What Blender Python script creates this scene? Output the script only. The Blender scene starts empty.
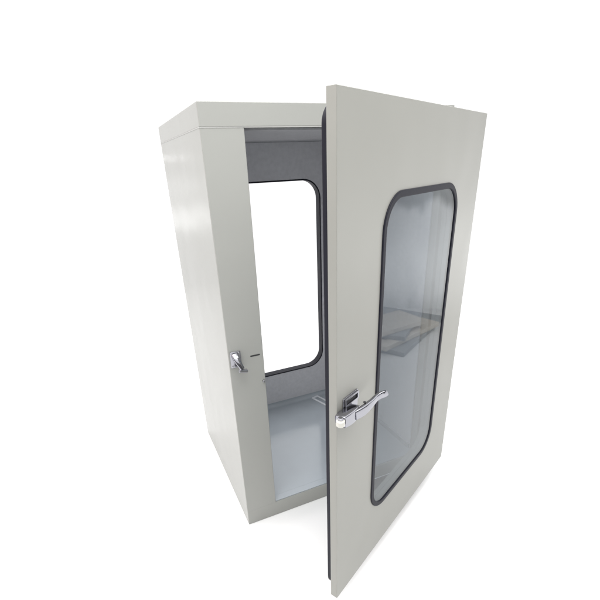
import bpy, bmesh, math
from mathutils import Vector, Matrix

scn = bpy.context.scene
C = scn.collection

# ------------------------------------------------------------------ sizes (metres)
W, D, H = 1.210, 1.049, 2.0970          # booth outside
HS = 2.013                           # underside of the roof cap
SILL = 0.095                         # top of the base frame
OX0, OX1 = 0.174, 1.179              # door opening
TW = 0.050                           # wall thickness
FZ = 0.100                           # floor level
CZ = 2.004                           # ceiling level
WX0, WX1, WZ0, WZ1, WR = 0.285, 0.993, 0.393, 1.772, 0.115   # back window
ROOT = Vector((W / 2, D / 2, 0))
HINGE = Vector((1.3209, -0.0962, 0))
TH = -2.6649
DW, DZ0, DZ1, DT = 1.2515, 0.082, 2.0530, 0.034
GA0, GA1, GZ0, GZ1, GR = 0.2697, 0.9733, 0.351, 1.7808, 0.135  # door window (outside of gasket)

# ------------------------------------------------------------------ materials
def mat(name, base, rough=0.5, metal=0.0, bump=0.0, bscale=60.0, vary=0.0, vscale=3.0,
        coat=0.0, spec=0.5, rvary=0.0, stretch=None, wave=0.0):
    m = bpy.data.materials.new(name); m.use_nodes = True
    nt = m.node_tree; b = nt.nodes['Principled BSDF']
    b.inputs['Base Color'].default_value = (*base, 1)
    b.inputs['Roughness'].default_value = rough
    b.inputs['Metallic'].default_value = metal
    b.inputs['Specular IOR Level'].default_value = spec
    b.inputs['Coat Weight'].default_value = coat
    b.inputs['Coat Roughness'].default_value = 0.12
    tc = nt.nodes.new('ShaderNodeTexCoord')
    src = tc.outputs['Object']
    if stretch:
        mp = nt.nodes.new('ShaderNodeMapping'); mp.inputs['Scale'].default_value = stretch
        nt.links.new(src, mp.inputs['Vector']); src = mp.outputs['Vector']
    if vary or rvary:
        n = nt.nodes.new('ShaderNodeTexNoise'); n.inputs['Scale'].default_value = vscale
        n.inputs['Detail'].default_value = 2; n.inputs['Roughness'].default_value = 0.5
        nt.links.new(src, n.inputs['Vector'])
        if vary:
            r = nt.nodes.new('ShaderNodeValToRGB')
            r.color_ramp.elements[0].position = 0.1; r.color_ramp.elements[1].position = 0.9; r.color_ramp.interpolation = 'EASE'
            r.color_ramp.elements[0].color = (*[c * (1 - vary) for c in base], 1)
            r.color_ramp.elements[1].color = (*[min(1, c * (1 + vary)) for c in base], 1)
            nt.links.new(n.outputs['Fac'], r.inputs['Fac'])
            nt.links.new(r.outputs['Color'], b.inputs['Base Color'])
        if rvary:
            mr = nt.nodes.new('ShaderNodeMapRange')
            mr.inputs['From Min'].default_value = 0.0; mr.inputs['From Max'].default_value = 1.0; mr.interpolation_type = 'SMOOTHSTEP'
            mr.inputs['To Min'].default_value = rough * (1 - rvary)
            mr.inputs['To Max'].default_value = rough * (1 + rvary)
            nt.links.new(n.outputs['Fac'], mr.inputs['Value'])
            nt.links.new(mr.outputs['Result'], b.inputs['Roughness'])
    if bump:
        n2 = nt.nodes.new('ShaderNodeTexNoise'); n2.inputs['Scale'].default_value = bscale
        n2.inputs['Detail'].default_value = 3
        bp = nt.nodes.new('ShaderNodeBump'); bp.inputs['Strength'].default_value = bump
        bp.inputs['Distance'].default_value = 0.002
        nt.links.new(src, n2.inputs['Vector'])
        nt.links.new(n2.outputs['Fac'], bp.inputs['Height'])
        if wave:    # slow waviness of the sheet metal
            n3 = nt.nodes.new('ShaderNodeTexNoise'); n3.inputs['Scale'].default_value = 3.2; n3.inputs['Detail'].default_value = 1
            b3 = nt.nodes.new('ShaderNodeBump'); b3.inputs['Strength'].default_value = wave; b3.inputs['Distance'].default_value = 0.02
            nt.links.new(src, n3.inputs['Vector']); nt.links.new(n3.outputs['Fac'], b3.inputs['Height'])
            nt.links.new(b3.outputs['Normal'], bp.inputs['Normal'])
        nt.links.new(bp.outputs['Normal'], b.inputs['Normal'])
    return m

def glass(name, tint, ior=1.5, thin=1.0):
    m = bpy.data.materials.new(name); m.use_nodes = True
    nt = m.node_tree; nt.nodes.clear()
    out = nt.nodes.new('ShaderNodeOutputMaterial')
    mix = nt.nodes.new('ShaderNodeMixShader')
    tr = nt.nodes.new('ShaderNodeBsdfTransparent'); tr.inputs['Color'].default_value = (*tint, 1)
    gl = nt.nodes.new('ShaderNodeBsdfGlossy'); gl.inputs['Roughness'].default_value = 0.02
    # Schlick reflectance on the cosine, the same for both faces of the pane
    ge = nt.nodes.new('ShaderNodeNewGeometry')
    def mth(op, a, b):
        n = nt.nodes.new('ShaderNodeMath'); n.operation = op
        for i, v in enumerate((a, b)):
            if isinstance(v, (int, float)): n.inputs[i].default_value = v
            elif v is not None: nt.links.new(v, n.inputs[i])
        return n.outputs[0]
    dot = nt.nodes.new('ShaderNodeVectorMath'); dot.operation = 'DOT_PRODUCT'
    nt.links.new(ge.outputs['Incoming'], dot.inputs[0]); nt.links.new(ge.outputs['Normal'], dot.inputs[1])
    c = mth('ABSOLUTE', dot.outputs['Value'], None)
    p5 = mth('POWER', mth('SUBTRACT', 1.0, c), 5.0)
    f0 = ((ior - 1) / (ior + 1)) ** 2
    nt.links.new(mth('ADD', mth('MULTIPLY', p5, 1 - f0), f0), mix.inputs['Fac'])
    nt.links.new(tr.outputs[0], mix.inputs[1]); nt.links.new(gl.outputs[0], mix.inputs[2])
    nt.links.new(mix.outputs[0], out.inputs['Surface'])
    return m

PAINT = mat('grey_white_paint', (0.370, 0.372, 0.352), 0.21, bump=0.04, bscale=260, vscale=1.1, rvary=0.15, spec=0.10, wave=0.25)
PAINT_DOOR = mat('door_paint', (0.314, 0.312, 0.287), 0.36, bump=0.04, bscale=260, vscale=1.0, rvary=0.15, spec=0.35, wave=0.3)
SEAL = mat('seam_sealant', (0.44, 0.44, 0.425), 0.5)
CEIL = mat('grey_acoustic_lining', (0.33, 0.33, 0.345), 0.85, bump=0.6, bscale=260, vary=0.10, vscale=45)
LINER = mat('blue_grey_lining', (0.60, 0.60, 0.625), 0.6, bump=0.5, bscale=260, vary=0.07, vscale=40)
FLOOR = mat('blue_grey_vinyl', (0.37, 0.405, 0.44), 0.16, bump=0.06, bscale=30, vary=0.07, vscale=4, rvary=0.5, wave=0.12)
RUBBER = mat('black_rubber', (0.010, 0.010, 0.018), 0.55, spec=0.25, bump=0.1, bscale=200)
CHROME = mat('polished_chrome', (0.34, 0.34, 0.37), 0.15, metal=1.0, bump=0.05, bscale=90, rvary=0.4, vscale=30)
STEEL = mat('brushed_steel', (0.34, 0.34, 0.36), 0.30, metal=1.0, bump=0.1, bscale=200)
NYLON = mat('white_nylon', (0.62, 0.61, 0.56), 0.4)
DARK = mat('dark_slot', (0.03, 0.03, 0.032), 0.6)
WHITE = mat('white_plastic', (0.75, 0.77, 0.8), 0.4)
GLASS = glass('clear_glass', (0.58, 0.62, 0.65), 1.47)
GLASS_B = glass('clear_back_glass', (0.99, 0.99, 0.992), 1.3)
GROUND = mat('white_studio_floor', (0.93, 0.93, 0.93), 0.9, spec=0.1, vary=0.01, vscale=1.5)

# ------------------------------------------------------------------ mesh helpers
def finish(bm, name, m, parent=None, bevel=0.0, segs=2, offset=True, angle=35):
    bmesh.ops.remove_doubles(bm, verts=bm.verts, dist=1e-6)
    bmesh.ops.recalc_face_normals(bm, faces=bm.faces)
    for e in bm.edges:
        if len(e.link_faces) == 2 and e.calc_face_angle(0) > math.radians(angle):
            e.smooth = False
    for f in bm.faces: f.smooth = True
    me = bpy.data.meshes.new(name); bm.to_mesh(me); bm.free()
    me.materials.append(m)
    o = bpy.data.objects.new(name, me); C.objects.link(o)
    if parent is not None:
        o.parent = parent
        if offset: o.location = -ROOT
    if bevel:
        md = o.modifiers.new('bevel', 'BEVEL'); md.width = bevel; md.segments = segs
        md.limit_method = 'ANGLE'; md.angle_limit = math.radians(40); md.harden_normals = True
    return o

def box(bm, a, b):
    x0, y0, z0 = a; x1, y1, z1 = b
    v = [bm.verts.new(p) for p in ((x0,y0,z0),(x1,y0,z0),(x1,y1,z0),(x0,y1,z0),(x0,y0,z1),(x1,y0,z1),(x1,y1,z1),(x0,y1,z1))]
    for q in ((0,3,2,1),(4,5,6,7),(0,1,5,4),(1,2,6,5),(2,3,7,6),(3,0,4,7)):
        bm.faces.new([v[i] for i in q])

def rr(x0, x1, z0, z1, r, n=14):
    """rounded rectangle outline in x,z"""
    pts = []
    for cx, cz, a0 in ((x1-r, z1-r, 0), (x0+r, z1-r, 90), (x0+r, z0+r, 180), (x1-r, z0+r, 270)):
        for k in range(n + 1):
            a = math.radians(a0 + 90.0 * k / n)
            pts.append((cx + r * math.cos(a), cz + r * math.sin(a)))
    return pts

def ring(bm, outer, inner, y0, y1):
    """prism of a closed outline with a hole, between two depths"""
    N = len(outer)
    L = [[bm.verts.new((p[0], y, p[1])) for p in o] for o, y in ((outer, y0), (inner, y0), (outer, y1), (inner, y1))]
    for i in range(N):
        j = (i + 1) % N
        bm.faces.new((L[0][i], L[0][j], L[1][j], L[1][i]))
        bm.faces.new((L[2][i], L[3][i], L[3][j], L[2][j]))
        bm.faces.new((L[0][i], L[2][i], L[2][j], L[0][j]))
        bm.faces.new((L[1][i], L[1][j], L[3][j], L[3][i]))

def slab(bm, outer, y0, y1):
    a = [bm.verts.new((p[0], y0, p[1])) for p in outer]
    b = [bm.verts.new((p[0], y1, p[1])) for p in outer]
    bm.faces.new(a); bm.faces.new(b[::-1])
    N = len(a)
    for i in range(N):
        j = (i + 1) % N
        bm.faces.new((a[i], b[i], b[j], a[j]))

def cyl(bm, p, q, r, n=28, r2=None, chamfer=0.0):
    p = Vector(p); q = Vector(q); d = (q - p); L = d.length; d.normalize()
    s = d.orthogonal().normalized(); t = d.cross(s)
    r2 = r if r2 is None else r2
    prof = [(0, r - chamfer), (chamfer, r), (L - chamfer, r2), (L, r2 - chamfer)] if chamfer else [(0, r), (L, r2)]
    rows = [[bm.verts.new(p + d*h + (s*math.cos(2*math.pi*k/n) + t*math.sin(2*math.pi*k/n))*rad) for k in range(n)] for h, rad in prof]
    for A, B in zip(rows, rows[1:]):
        for k in range(n):
            j = (k + 1) % n
            bm.faces.new((A[k], A[j], B[j], B[k]))
    bm.faces.new(rows[0][::-1]); bm.faces.new(rows[-1])

def bar(bm, path, sizes, up=Vector((0, 0, 1)), n=16, power=3.2):
    """swept superellipse bar; sizes = (half width sideways, half height)"""
    path = [Vector(p) for p in path]; rows = []
    for i, p in enumerate(path):
        t = (path[min(i+1, len(path)-1)] - path[max(i-1, 0)]).normalized()
        s = t.cross(up).normalized(); u = s.cross(t).normalized()
        a, b = sizes[i]; row = []
        for k in range(n):
            w = 2 * math.pi * k / n; c, q = math.cos(w), math.sin(w)
            row.append(bm.verts.new(p + s * a * math.copysign(abs(c)**(2/power), c) + u * b * math.copysign(abs(q)**(2/power), q)))
        rows.append(row)
    for A, B in zip(rows, rows[1:]):
        for k in range(n):
            j = (k + 1) % n
            bm.faces.new((A[k], A[j], B[j], B[k]))
    bm.faces.new(rows[0][::-1]); bm.faces.new(rows[-1])

def smooth_path(pts, n=6):
    """Catmull-Rom through tuples of any length"""
    out = []
    P = [pts[0]] + list(pts) + [pts[-1]]
    for i in range(1, len(P) - 2):
        for k in range(n):
            t = k / n
            out.append(tuple(0.5 * ((2*b) + (-a + c)*t + (2*a - 5*b + 4*c - d)*t*t + (-a + 3*b - 3*c + d)*t**3)
                             for a, b, c, d in zip(P[i-1], P[i], P[i+1], P[i+2])))
    out.append(tuple(pts[-1]))
    return out

# ------------------------------------------------------------------ the booth
booth = bpy.data.objects.new('soundproof_booth', None); C.objects.link(booth)
booth.location = ROOT
booth['label'] = 'pale grey soundproof booth with its windowed door standing open'
booth['category'] = 'booth'

g = 0.0006
def part_box(name, boxes, m, bevel=0.0025, parent=booth):
    bm = bmesh.new()
    for a, b in boxes: box(bm, a, b)
    return finish(bm, name, m, parent, bevel)

part_box('roof_panel', [((0, 0, HS), (W, D, H))], PAINT, 0.004)
def prism_xy(name, outline, z0, z1, m, round_at=()):
    """upright prism; the corners listed in round_at get a rounded edge"""
    bm = bmesh.new()
    lay = bm.edges.layers.float.new('bevel_weight_edge')
    A = [bm.verts.new((x, y, z0)) for x, y in outline]; B = [bm.verts.new((x, y, z1)) for x, y in outline]
    bm.faces.new(A[::-1]); bm.faces.new(B)
    for i in range(len(A)):
        j = (i + 1) % len(A); bm.faces.new((A[i], A[j], B[j], B[i]))
    bm.edges.ensure_lookup_table()
    for i in round_at: bm.edges.get((A[i], B[i]))[lay] = 1.0
    o = finish(bm, name, m, booth)
    md = o.modifiers.new('bevel', 'BEVEL'); md.width = 0.004; md.segments = 3; md.limit_method = 'WEIGHT'; md.harden_normals = True
    return o
TR = 0.030
prism_xy('side_panel', [(0, 0), (OX0, 0), (OX0, TW), (TW, TW), (TW, D), (0, D)], SILL, HS - g, PAINT, (0, 1, 5))
prism_xy('side_panel', [(W, 0), (W, D), (W - TR, D), (W - TR, 0)], SILL, HS - g, PAINT, (0, 1))
prism_xy('base_frame', [(0, 0), (W, 0), (W, D), (0, D)], 0, SILL - 0.0004, PAINT, (0, 1, 2, 3))
# back wall with its rounded window opening
bm = bmesh.new()
n = 14
ring(bm, rr(TW + g, W - TR - g, SILL, HS - g, 0.0005, n), rr(WX0 - 0.012, WX1 + 0.012, WZ0 - 0.012, WZ1 + 0.012, WR + 0.012, n), D - TW + 0.004, D)
finish(bm, 'back_panel', PAINT, booth, 0.0)
# lining of the inside
XL, XR, YF, YB = TW, W - 0.031, TW, D - TW
bm = bmesh.new()
ring(bm, rr(XL + 0.006, XR - 0.006, FZ, CZ, 0.0005, n), rr(WX0 - 0.012, WX1 + 0.012, WZ0 - 0.012, WZ1 + 0.012, WR + 0.012, n), YB - 0.002, YB + 0.003)
finish(bm, 'back_lining', LINER, booth)
part_box('side_lining', [((XL + g, YF + 0.003, FZ), (XL + 0.006, YB + 0.003, CZ))], LINER, 0)
part_box('side_lining', [((XR - 0.006, YF + 0.003, FZ), (XR, YB + 0.003, CZ))], LINER, 0)
part_box('ceiling_lining', [((XL + g, YF + 0.003, CZ + g), (XR, YB + 0.003, HS - g))], CEIL, 0)
part_box('floor_panel', [((XL + g, TW + 0.0004, SILL), (XR - g, YB + 0.003, FZ)), ((OX0 + g, 0.006, SILL), (OX1 - g, TW, FZ))], FLOOR, 0)
bm = bmesh.new()   # coved foot of the back wall
prof = [(YB - 0.0025, FZ + g), (YB - 0.034, FZ + g)] + [(YB - 0.0025 - 0.030 * (1 - math.sin(t)), FZ + 0.001 + 0.032 * (1 - math.cos(t))) for t in [math.radians(k * 9) for k in range(11)]]
va = [bm.verts.new((XL + 0.015, y, z)) for y, z in prof]; vb = [bm.verts.new((XR - 0.015, y, z)) for y, z in prof]
bm.faces.new(va); bm.faces.new(vb[::-1])
for i in range(len(prof)):
    j = (i + 1) % len(prof); bm.faces.new((va[i], vb[i], vb[j], va[j]))
finish(bm, 'skirting', FLOOR, booth)
part_box('skirting', [((XR - 0.014, TW + 0.004, FZ + g), (XR - 0.0065, YB - 0.0105, FZ + 0.034))], FLOOR, 0.002)
part_box('skirting', [((XL + 0.0065, TW + 0.004, FZ + g), (XL + 0.014, YB - 0.0105, FZ + 0.034))], FLOOR, 0.002)
# back window
bm = bmesh.new()
ring(bm, rr(WX0 - 0.0125, WX1 + 0.0125, WZ0 - 0.0125, WZ1 + 0.0125, WR + 0.0125, n), rr(WX0 - 0.003, WX1 + 0.003, WZ0 - 0.003, WZ1 + 0.003, WR + 0.003, n), YB - 0.0045, D + 0.004)
wg = finish(bm, 'window_gasket', RUBBER, booth, 0.002)
bm = bmesh.new()
slab(bm, rr(WX0 - 0.006, WX1 + 0.006, WZ0 - 0.006, WZ1 + 0.006, WR + 0.006, n), D - 0.022, D - 0.016)
finish(bm, 'window_pane', GLASS_B, booth)
# pale bead of sealant along the roof joint, front and sides
part_box('sealant_bead', [((-0.0012, -0.0012, HS - 0.0022), (W + 0.0012, 0.0004, HS + 0.0012)),
                          ((-0.0012, 0.0006, HS - 0.0022), (0.0004, D, HS + 0.0012)),
                          ((W - 0.0004, 0.0006, HS - 0.0022), (W + 0.0012, D, HS + 0.0012))], SEAL, 0)
# plate lying on the floor inside
bm = bmesh.new()
ring(bm, rr(-0.034, 0.034, -0.085, 0.085, 0.008, 6), rr(-0.017, 0.017, -0.066, 0.066, 0.006, 6), 0, 0.004)
bmesh.ops.rotate(bm, verts=bm.verts, cent=(0, 0, 0), matrix=Matrix.Rotation(math.radians(-90), 3, 'X'))
bmesh.ops.rotate(bm, verts=bm.verts, cent=(0, 0, 0), matrix=Matrix.Rotation(math.radians(17), 3, 'Z'))
bmesh.ops.translate(bm, verts=bm.verts, vec=(0.930, 0.895, FZ + 0.0045))
finish(bm, 'floor_outlet_frame', WHITE, booth, 0.001)
# slot and pin on the left jamb
bm = bmesh.new(); slab(bm, rr(0.107, 0.156, 1.0485, 1.0555, 0.0032, 5), -0.001, 0.002)
finish(bm, 'slot', DARK, booth)
bm = bmesh.new(); cyl(bm, (0.163, 0.001, 0.905), (0.163, -0.010, 0.905), 0.0065, chamfer=0.0015)
finish(bm, 'pin', STEEL, booth)

# latch keeper on the left jamb
bm = bmesh.new()
slab(bm, rr(0.008, 0.060, 1.012, 1.094, 0.004, 5), -0.005, -0.0005)
keeper = finish(bm, 'latch_keeper', CHROME, booth, 0.0012)
bm = bmesh.new()
pth = smooth_path([(0.032, -0.004, 1.078), (0.033, -0.022, 1.064), (0.040, -0.036, 1.042), (0.050, -0.046, 1.018)])
bar(bm, pth, [(0.017 - 0.006*i/len(pth), 0.010) for i in range(len(pth))], up=Vector((0, -1, 0.3)))
finish(bm, 'keeper_arm', CHROME, keeper, offset=False)
bm = bmesh.new(); cyl(bm, (0.034, -0.044, 1.010), (0.074, -0.040, 1.000), 0.010, chamfer=0.002)
finish(bm, 'keeper_roller', STEEL, keeper, offset=False)
for x, z in ((0.017, 1.085), (0.051, 1.085), (0.017, 1.021), (0.051, 1.021)):
    bm = bmesh.new()
    cyl(bm, (x, -0.0045, z), (x, -0.0075, z), 0.0042, 14, chamfer=0.001)
    finish(bm, 'screw', STEEL, keeper, offset=False)

# hinges (lift-off, standing proud of the right jamb)
def hinge_pt(s, o, z):   # door-local -> world
    c, q = math.cos(TH), math.sin(TH)
    return (HINGE.x + s*c - o*q, HINGE.y + s*q + o*c, z)
for z in (0.32, 1.06, 1.80):
    bm = bmesh.new()
    px, py, _ = hinge_pt(0.012, -0.052, 0)
    cyl(bm, (px, py, z - 0.055), (px, py, z + 0.055), 0.009, 20, chamfer=0.0015)
    box(bm, (1.200, py - 0.003, z - 0.05), (px, py + 0.002, z + 0.05))
    box(bm, (1.190, py - 0.003, z - 0.05), (1.1999, -0.0003, z + 0.05))
    finish(bm, 'hinge', STEEL, booth, 0.0008)

# ------------------------------------------------------------------ the door (x = from hinge to free edge, y = outwards)
bm = bmesh.new()
ring(bm, rr(0, DW, DZ0, DZ1, 0.0012, n), rr(GA0 + 0.022, GA1 - 0.022, GZ0 + 0.022, GZ1 - 0.022, GR - 0.022, n), -DT, 0)
door = finish(bm, 'door', PAINT_DOOR, booth, 0.0025, offset=False)
door.location = HINGE - ROOT
door.rotation_euler = (0, 0, TH)
def dpart(bm, name, m, bevel=0.0, segs=2):
    return finish(bm, name, m, door, bevel, segs, offset=False)
# inner liner of the door with its window lip
bm = bmesh.new()
ring(bm, rr(0.034, DW - 0.034, DZ0 + 0.045, DZ1 - 0.045, 0.05, n), rr(GA0 + 0.022, GA1 - 0.022, GZ0 + 0.022, GZ1 - 0.022, GR - 0.022, n), -DT - 0.022, -DT)
dpart(bm, 'inner_panel', PAINT_DOOR, 0.002)
# rubber seal running round behind the door leaf
bm = bmesh.new()
ring(bm, rr(0.016, DW - 0.016, DZ0 + 0.028, DZ1 - 0.028, 0.055, n), rr(0.0335, DW - 0.0335, DZ0 + 0.0455, DZ1 - 0.0455, 0.05, n), -DT - 0.028, -DT + 0.0005)
dpart(bm, 'door_seal', RUBBER, 0.004, 3)
# window gasket, outside and inside the leaf
bm = bmesh.new()
ring(bm, rr(GA0, GA1, GZ0, GZ1, GR, n), rr(GA0 + 0.024, GA1 - 0.024, GZ0 + 0.024, GZ1 - 0.024, GR - 0.024, n), -0.004, 0.006)
dpart(bm, 'window_gasket', RUBBER, 0.004, 3)
bm = bmesh.new()
slab(bm, rr(GA0 + 0.0235, GA1 - 0.0235, GZ0 + 0.0235, GZ1 - 0.0235, GR - 0.0235, n), -0.003, 0.001)
dpart(bm, 'window_pane', GLASS)

# latch and lever
bm = bmesh.new()
slab(bm, rr(1.118, 1.216, 1.030, 1.118, 0.004, 5), 0.0003, 0.005)
ring(bm, rr(1.122, 1.212, 1.082, 1.116, 0.004, 5), rr(1.130, 1.204, 1.089, 1.109, 0.003, 5), 0.005, 0.012)
latch = dpart(bm, 'latch', CHROME, 0.0012)
bm = bmesh.new(); slab(bm, rr(1.1305, 1.2035, 1.0895, 1.1085, 0.003, 5), 0.0045, 0.0065)
dpart(bm, 'latch_inset', DARK)
# housing: rounded block with a nose that overhangs the free edge
bm = bmesh.new()
pth = smooth_path([(1.160, 0.022, 1.058, .014, .018), (1.180, 0.026, 1.060, .021, .024), (1.225, 0.028, 1.062, .023, .026), (1.262, 0.026, 1.064, .021, .024), (1.268, 0.026, 1.064, .019, .022)])
bar(bm, [p[:3] for p in pth], [p[3:] for p in pth], power=9, n=36)
dpart(bm, 'latch_housing', CHROME)
bm = bmesh.new(); cyl(bm, (1.280, 0.034, 1.053), (1.280, 0.034, 1.079), 0.0155, 30, chamfer=0.004)
dpart(bm, 'roller', NYLON)
bm = bmesh.new(); cyl(bm, (1.280, 0.034, 1.0792), (1.280, 0.034, 1.088), 0.010, 24, chamfer=0.002)
box(bm, (1.255, 0.024, 1.0795), (1.284, 0.044, 1.083))
dpart(bm, 'roller_pin', CHROME, 0.001)
bm = bmesh.new()
pth = smooth_path([(1.205, 0.046, 1.062, .008, .020), (1.180, 0.054, 1.065, .009, .021), (1.150, 0.059, 1.069, .010, .020),
                   (1.115, 0.062, 1.075, .009, .0155), (1.085, 0.062, 1.079, .008, .0135), (1.064, 0.068, 1.083, .007, .0135), (1.053, 0.080, 1.089, .006, .013), (1.050, 0.091, 1.096, .004, .009)])
bar(bm, [p[:3] for p in pth], [p[3:] for p in pth], power=4, n=24)
dpart(bm, 'lever', CHROME)
bm = bmesh.new(); cyl(bm, (1.150, 0.052, 1.0905), (1.150, 0.052, 1.0935), 0.005, 16)
dpart(bm, 'lever_screw', DARK)

# ------------------------------------------------------------------ the ground: one white studio floor sheet
bm = bmesh.new()
S = 5.5
v = [bm.verts.new(p) for p in ((-S, -S, -0.002), (4.7, -S, -0.002), (4.7, S, -0.002), (-S, S, -0.002))]
bm.faces.new(v)
gr = finish(bm, 'ground', GROUND)
gr['kind'] = 'structure'

# dark floor added as a small patch, seen through the door glass
DARK_FLOOR = mat('dark_floor', (0.035, 0.037, 0.045), 0.8, bump=0.4, bscale=500, vary=0.1, vscale=20)
bm = bmesh.new(); box(bm, (0.60, -0.15, -0.0015), (1.0, -0.012, 0.006))
fm = finish(bm, 'floor_patch', DARK_FLOOR, None, 0.002)
fm['label'] = 'dark grey patch of floor added behind the open door, under the booth sill'; fm['category'] = 'floor'

# boards read off the reflections, added out of frame for the door glass to mirror
BOARD = mat('pale_board', (0.82, 0.76, 0.68), 0.6, vary=0.06, vscale=8)
BOARD_G = mat('grey_board', (0.48, 0.49, 0.50), 0.6, vary=0.06, vscale=8)
for x, y, z, a, b, rot, m, lab in ((3.86, -0.47, 0.0, 0.66, 0.50, 24, BOARD_G, 'grey board at the bottom of the pile mirrored in the door glass'),
                                (3.70, -0.46, 0.052, 0.52, 0.38, 37, BOARD, 'second board up, widest pale one, of the pile mirrored in the door glass'),
                                (3.72, -0.46, 0.104, 0.42, 0.30, 14, BOARD_G, 'middle grey board of the pile mirrored in the door glass'),
                                (3.60, -0.42, 0.156, 0.34, 0.22, 47, BOARD, 'topmost and smallest pale board of the pile mirrored in the door glass')):
    bm = bmesh.new(); box(bm, (-a, -b, 0), (a, b, 0.05))
    o = finish(bm, 'board', m, None, 0.003)
    o.location = (x, y, z); o.rotation_euler = (0, 0, math.radians(rot))
    o['label'] = lab; o['category'] = 'board'; o['group'] = 'pile of boards'

# ------------------------------------------------------------------ light: white studio surround and softboxes
wd = bpy.data.worlds.new('World'); scn.world = wd; wd.use_nodes = True
bg = wd.node_tree.nodes['Background']
bg.inputs['Color'].default_value = (1, 1, 1, 1)
bg.inputs['Strength'].default_value = 1.0
nt = wd.node_tree
tc = nt.nodes.new('ShaderNodeTexCoord'); sx = nt.nodes.new('ShaderNodeSeparateXYZ')
nt.links.new(tc.outputs['Generated'], sx.inputs[0])
mr = nt.nodes.new('ShaderNodeMapRange'); mr.interpolation_type = 'SMOOTHSTEP'
mr.inputs['From Min'].default_value = 0.0; mr.inputs['From Max'].default_value = 0.40
mr.inputs['To Min'].default_value = 0.18; mr.inputs['To Max'].default_value = 1.14
nt.links.new(sx.outputs['Y'], mr.inputs['Value']); 
# made-up bright band to the right, dimmer above, added to lighten the door glass
cr = nt.nodes.new('ShaderNodeValToRGB'); cr.color_ramp.interpolation = 'EASE'
e = cr.color_ramp.elements
e[0].position = 0.30; e[0].color = (0.1, 0.1, 0.1, 1)
e[1].position = 0.40; e[1].color = (1, 1, 1, 1)
for p, c in ((0.445, 0.85), (0.462, 0.35), (0.49, 0.55), (0.53, 0.2), (0.7, 0.25)):
    k = e.new(p); k.color = (c, c, c, 1)
mz = nt.nodes.new('ShaderNodeMath'); mz.operation = 'MULTIPLY_ADD'; mz.inputs[1].default_value = 0.5; mz.inputs[2].default_value = 0.5
wn = nt.nodes.new('ShaderNodeTexNoise'); wn.inputs['Scale'].default_value = 9; wn.inputs['Detail'].default_value = 3
wm = nt.nodes.new('ShaderNodeMapping'); wm.inputs['Scale'].default_value = (1, 2.5, 1)
nt.links.new(tc.outputs['Generated'], wm.inputs['Vector']); nt.links.new(wm.outputs['Vector'], wn.inputs['Vector'])
wob = nt.nodes.new('ShaderNodeMath'); wob.operation = 'MULTIPLY_ADD'; wob.inputs[1].default_value = 0.10; wob.inputs[2].default_value = -0.05
nt.links.new(wn.outputs['Fac'], wob.inputs[0])
zz = nt.nodes.new('ShaderNodeMath'); zz.operation = 'ADD'
nt.links.new(sx.outputs['Z'], zz.inputs[0]); nt.links.new(wob.outputs[0], zz.inputs[1])
nt.links.new(zz.outputs[0], mz.inputs[0]); nt.links.new(mz.outputs[0], cr.inputs['Fac'])
rx = nt.nodes.new('ShaderNodeMapRange'); rx.interpolation_type = 'SMOOTHSTEP'
rx.inputs['From Min'].default_value = 0.85; rx.inputs['From Max'].default_value = 0.95
rx.inputs['To Min'].default_value = 0.0; rx.inputs['To Max'].default_value = 2.3
nt.links.new(sx.outputs['X'], rx.inputs['Value'])
ml = nt.nodes.new('ShaderNodeMath'); ml.operation = 'MULTIPLY'
nt.links.new(cr.outputs['Color'], ml.inputs[0]); nt.links.new(rx.outputs['Result'], ml.inputs[1])
ad = nt.nodes.new('ShaderNodeMath'); ad.operation = 'ADD'
nt.links.new(mr.outputs['Result'], ad.inputs[0]); nt.links.new(ml.outputs[0], ad.inputs[1])
# a brighter low band of light at the back left, mirrored softly by the gloss paint
lb = nt.nodes.new('ShaderNodeValToRGB'); lb.color_ramp.interpolation = 'EASE'
e = lb.color_ramp.elements
e[0].position = 0.435; e[0].color = (0, 0, 0, 1)
e[1].position = 0.444; e[1].color = (1, 1, 1, 1)
for p, c in ((0.458, 0.8), (0.465, 0.1), (0.488, 0.35), (0.495, 0.0)):
    k = e.new(p); k.color = (c, c, c, 1)
mz2 = nt.nodes.new('ShaderNodeMath'); mz2.operation = 'MULTIPLY_ADD'; mz2.inputs[1].default_value = 0.5; mz2.inputs[2].default_value = 0.5
nt.links.new(sx.outputs['Z'], mz2.inputs[0]); nt.links.new(mz2.outputs[0], lb.inputs['Fac'])
lx = nt.nodes.new('ShaderNodeMapRange'); lx.interpolation_type = 'SMOOTHSTEP'
lx.inputs['From Min'].default_value = -0.05; lx.inputs['From Max'].default_value = -0.15
lx.inputs['To Min'].default_value = 0.0; lx.inputs['To Max'].default_value = 1.2
nt.links.new(sx.outputs['X'], lx.inputs['Value'])
m3 = nt.nodes.new('ShaderNodeMath'); m3.operation = 'MULTIPLY'
nt.links.new(lb.outputs['Color'], m3.inputs[0]); nt.links.new(lx.outputs['Result'], m3.inputs[1])
gy = nt.nodes.new('ShaderNodeMath'); gy.operation = 'GREATER_THAN'; gy.inputs[1].default_value = 0.5
nt.links.new(sx.outputs['Y'], gy.inputs[0])
m4 = nt.nodes.new('ShaderNodeMath'); m4.operation = 'MULTIPLY_ADD'
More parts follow.
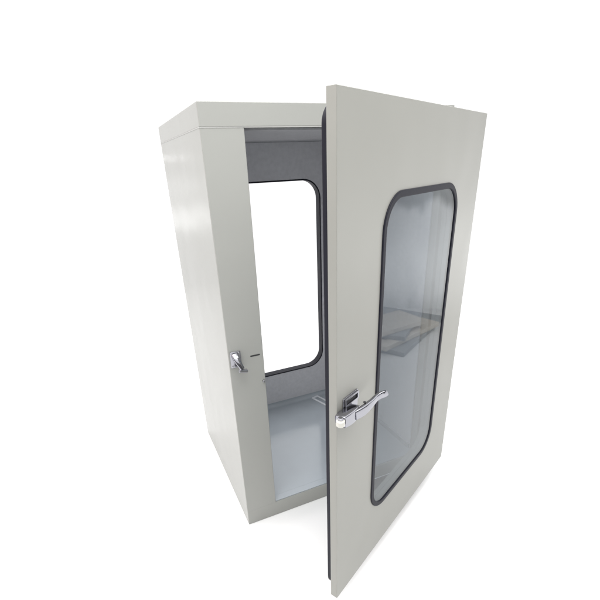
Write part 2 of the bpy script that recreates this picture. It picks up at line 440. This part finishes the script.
nt.links.new(m3.outputs[0], m4.inputs[0]); nt.links.new(gy.outputs[0], m4.inputs[1]); nt.links.new(ad.outputs[0], m4.inputs[2])
nt.links.new(m4.outputs[0], bg.inputs['Color'])

def area(name, loc, target, size, power, color=(1, 1, 1)):
    l = bpy.data.lights.new(name, 'AREA'); l.shape = 'RECTANGLE'
    l.size, l.size_y = size; l.energy = power; l.color = color
    o = bpy.data.objects.new(name, l); C.objects.link(o); o.location = loc
    o.rotation_euler = (Vector(target) - Vector(loc)).to_track_quat('-Z', 'Y').to_euler()
    return o
area('ceiling_softbox', (0.4, -0.2, 4.4), (0.4, -0.2, 0), (13, 13), 800)
area('overhead_softbox', (0.1, -1.1, 3.7), (0.3, -0.7, 0), (2.4, 2.0), 75, (1, 1, 0.985))
area('left_softbox', (-3.0, 0.3, 3.4), (0, 0.5, 1.6), (1.8, 1.4), 14, (1.0, 0.70, 0.66))
area('tube_lamp', (-0.575, 4.95, 2.02), (0, 0.9, 1.93), (0.12, 0.02), 0.10)

# ------------------------------------------------------------------ camera
cam = bpy.data.cameras.new('camera'); co = bpy.data.objects.new('camera', cam); C.objects.link(co)
r = Vector((0.90948273, -0.41391425, -0.03893779)); u = Vector((0.2112512, 0.37943861, 0.90077704)); f = Vector((0.35806995, 0.82746682, -0.43253274))
co.matrix_world = Matrix(((r.x, u.x, -f.x, -0.3949), (r.y, u.y, -f.y, -1.7577), (r.z, u.z, -f.z, 1.8756), (0, 0, 0, 1)))
cam.sensor_width = 36; cam.sensor_fit = 'HORIZONTAL'
cam.lens = 414.18 / 600 * 36
cam.shift_x = 0.0; cam.shift_y = (362.84 - 300) / 600
cam.clip_start = 0.05; cam.clip_end = 200
scn.camera = co

scn.render.resolution_x = scn.render.resolution_y = 1024
scn.view_settings.view_transform = 'Standard'
scn.view_settings.look = 'None'
scn.view_settings.exposure = 0
scn.view_settings.gamma = 1
scn.cycles.max_bounces = 10
scn.cycles.transparent_max_bounces = 16
scn.cycles.use_denoising = True
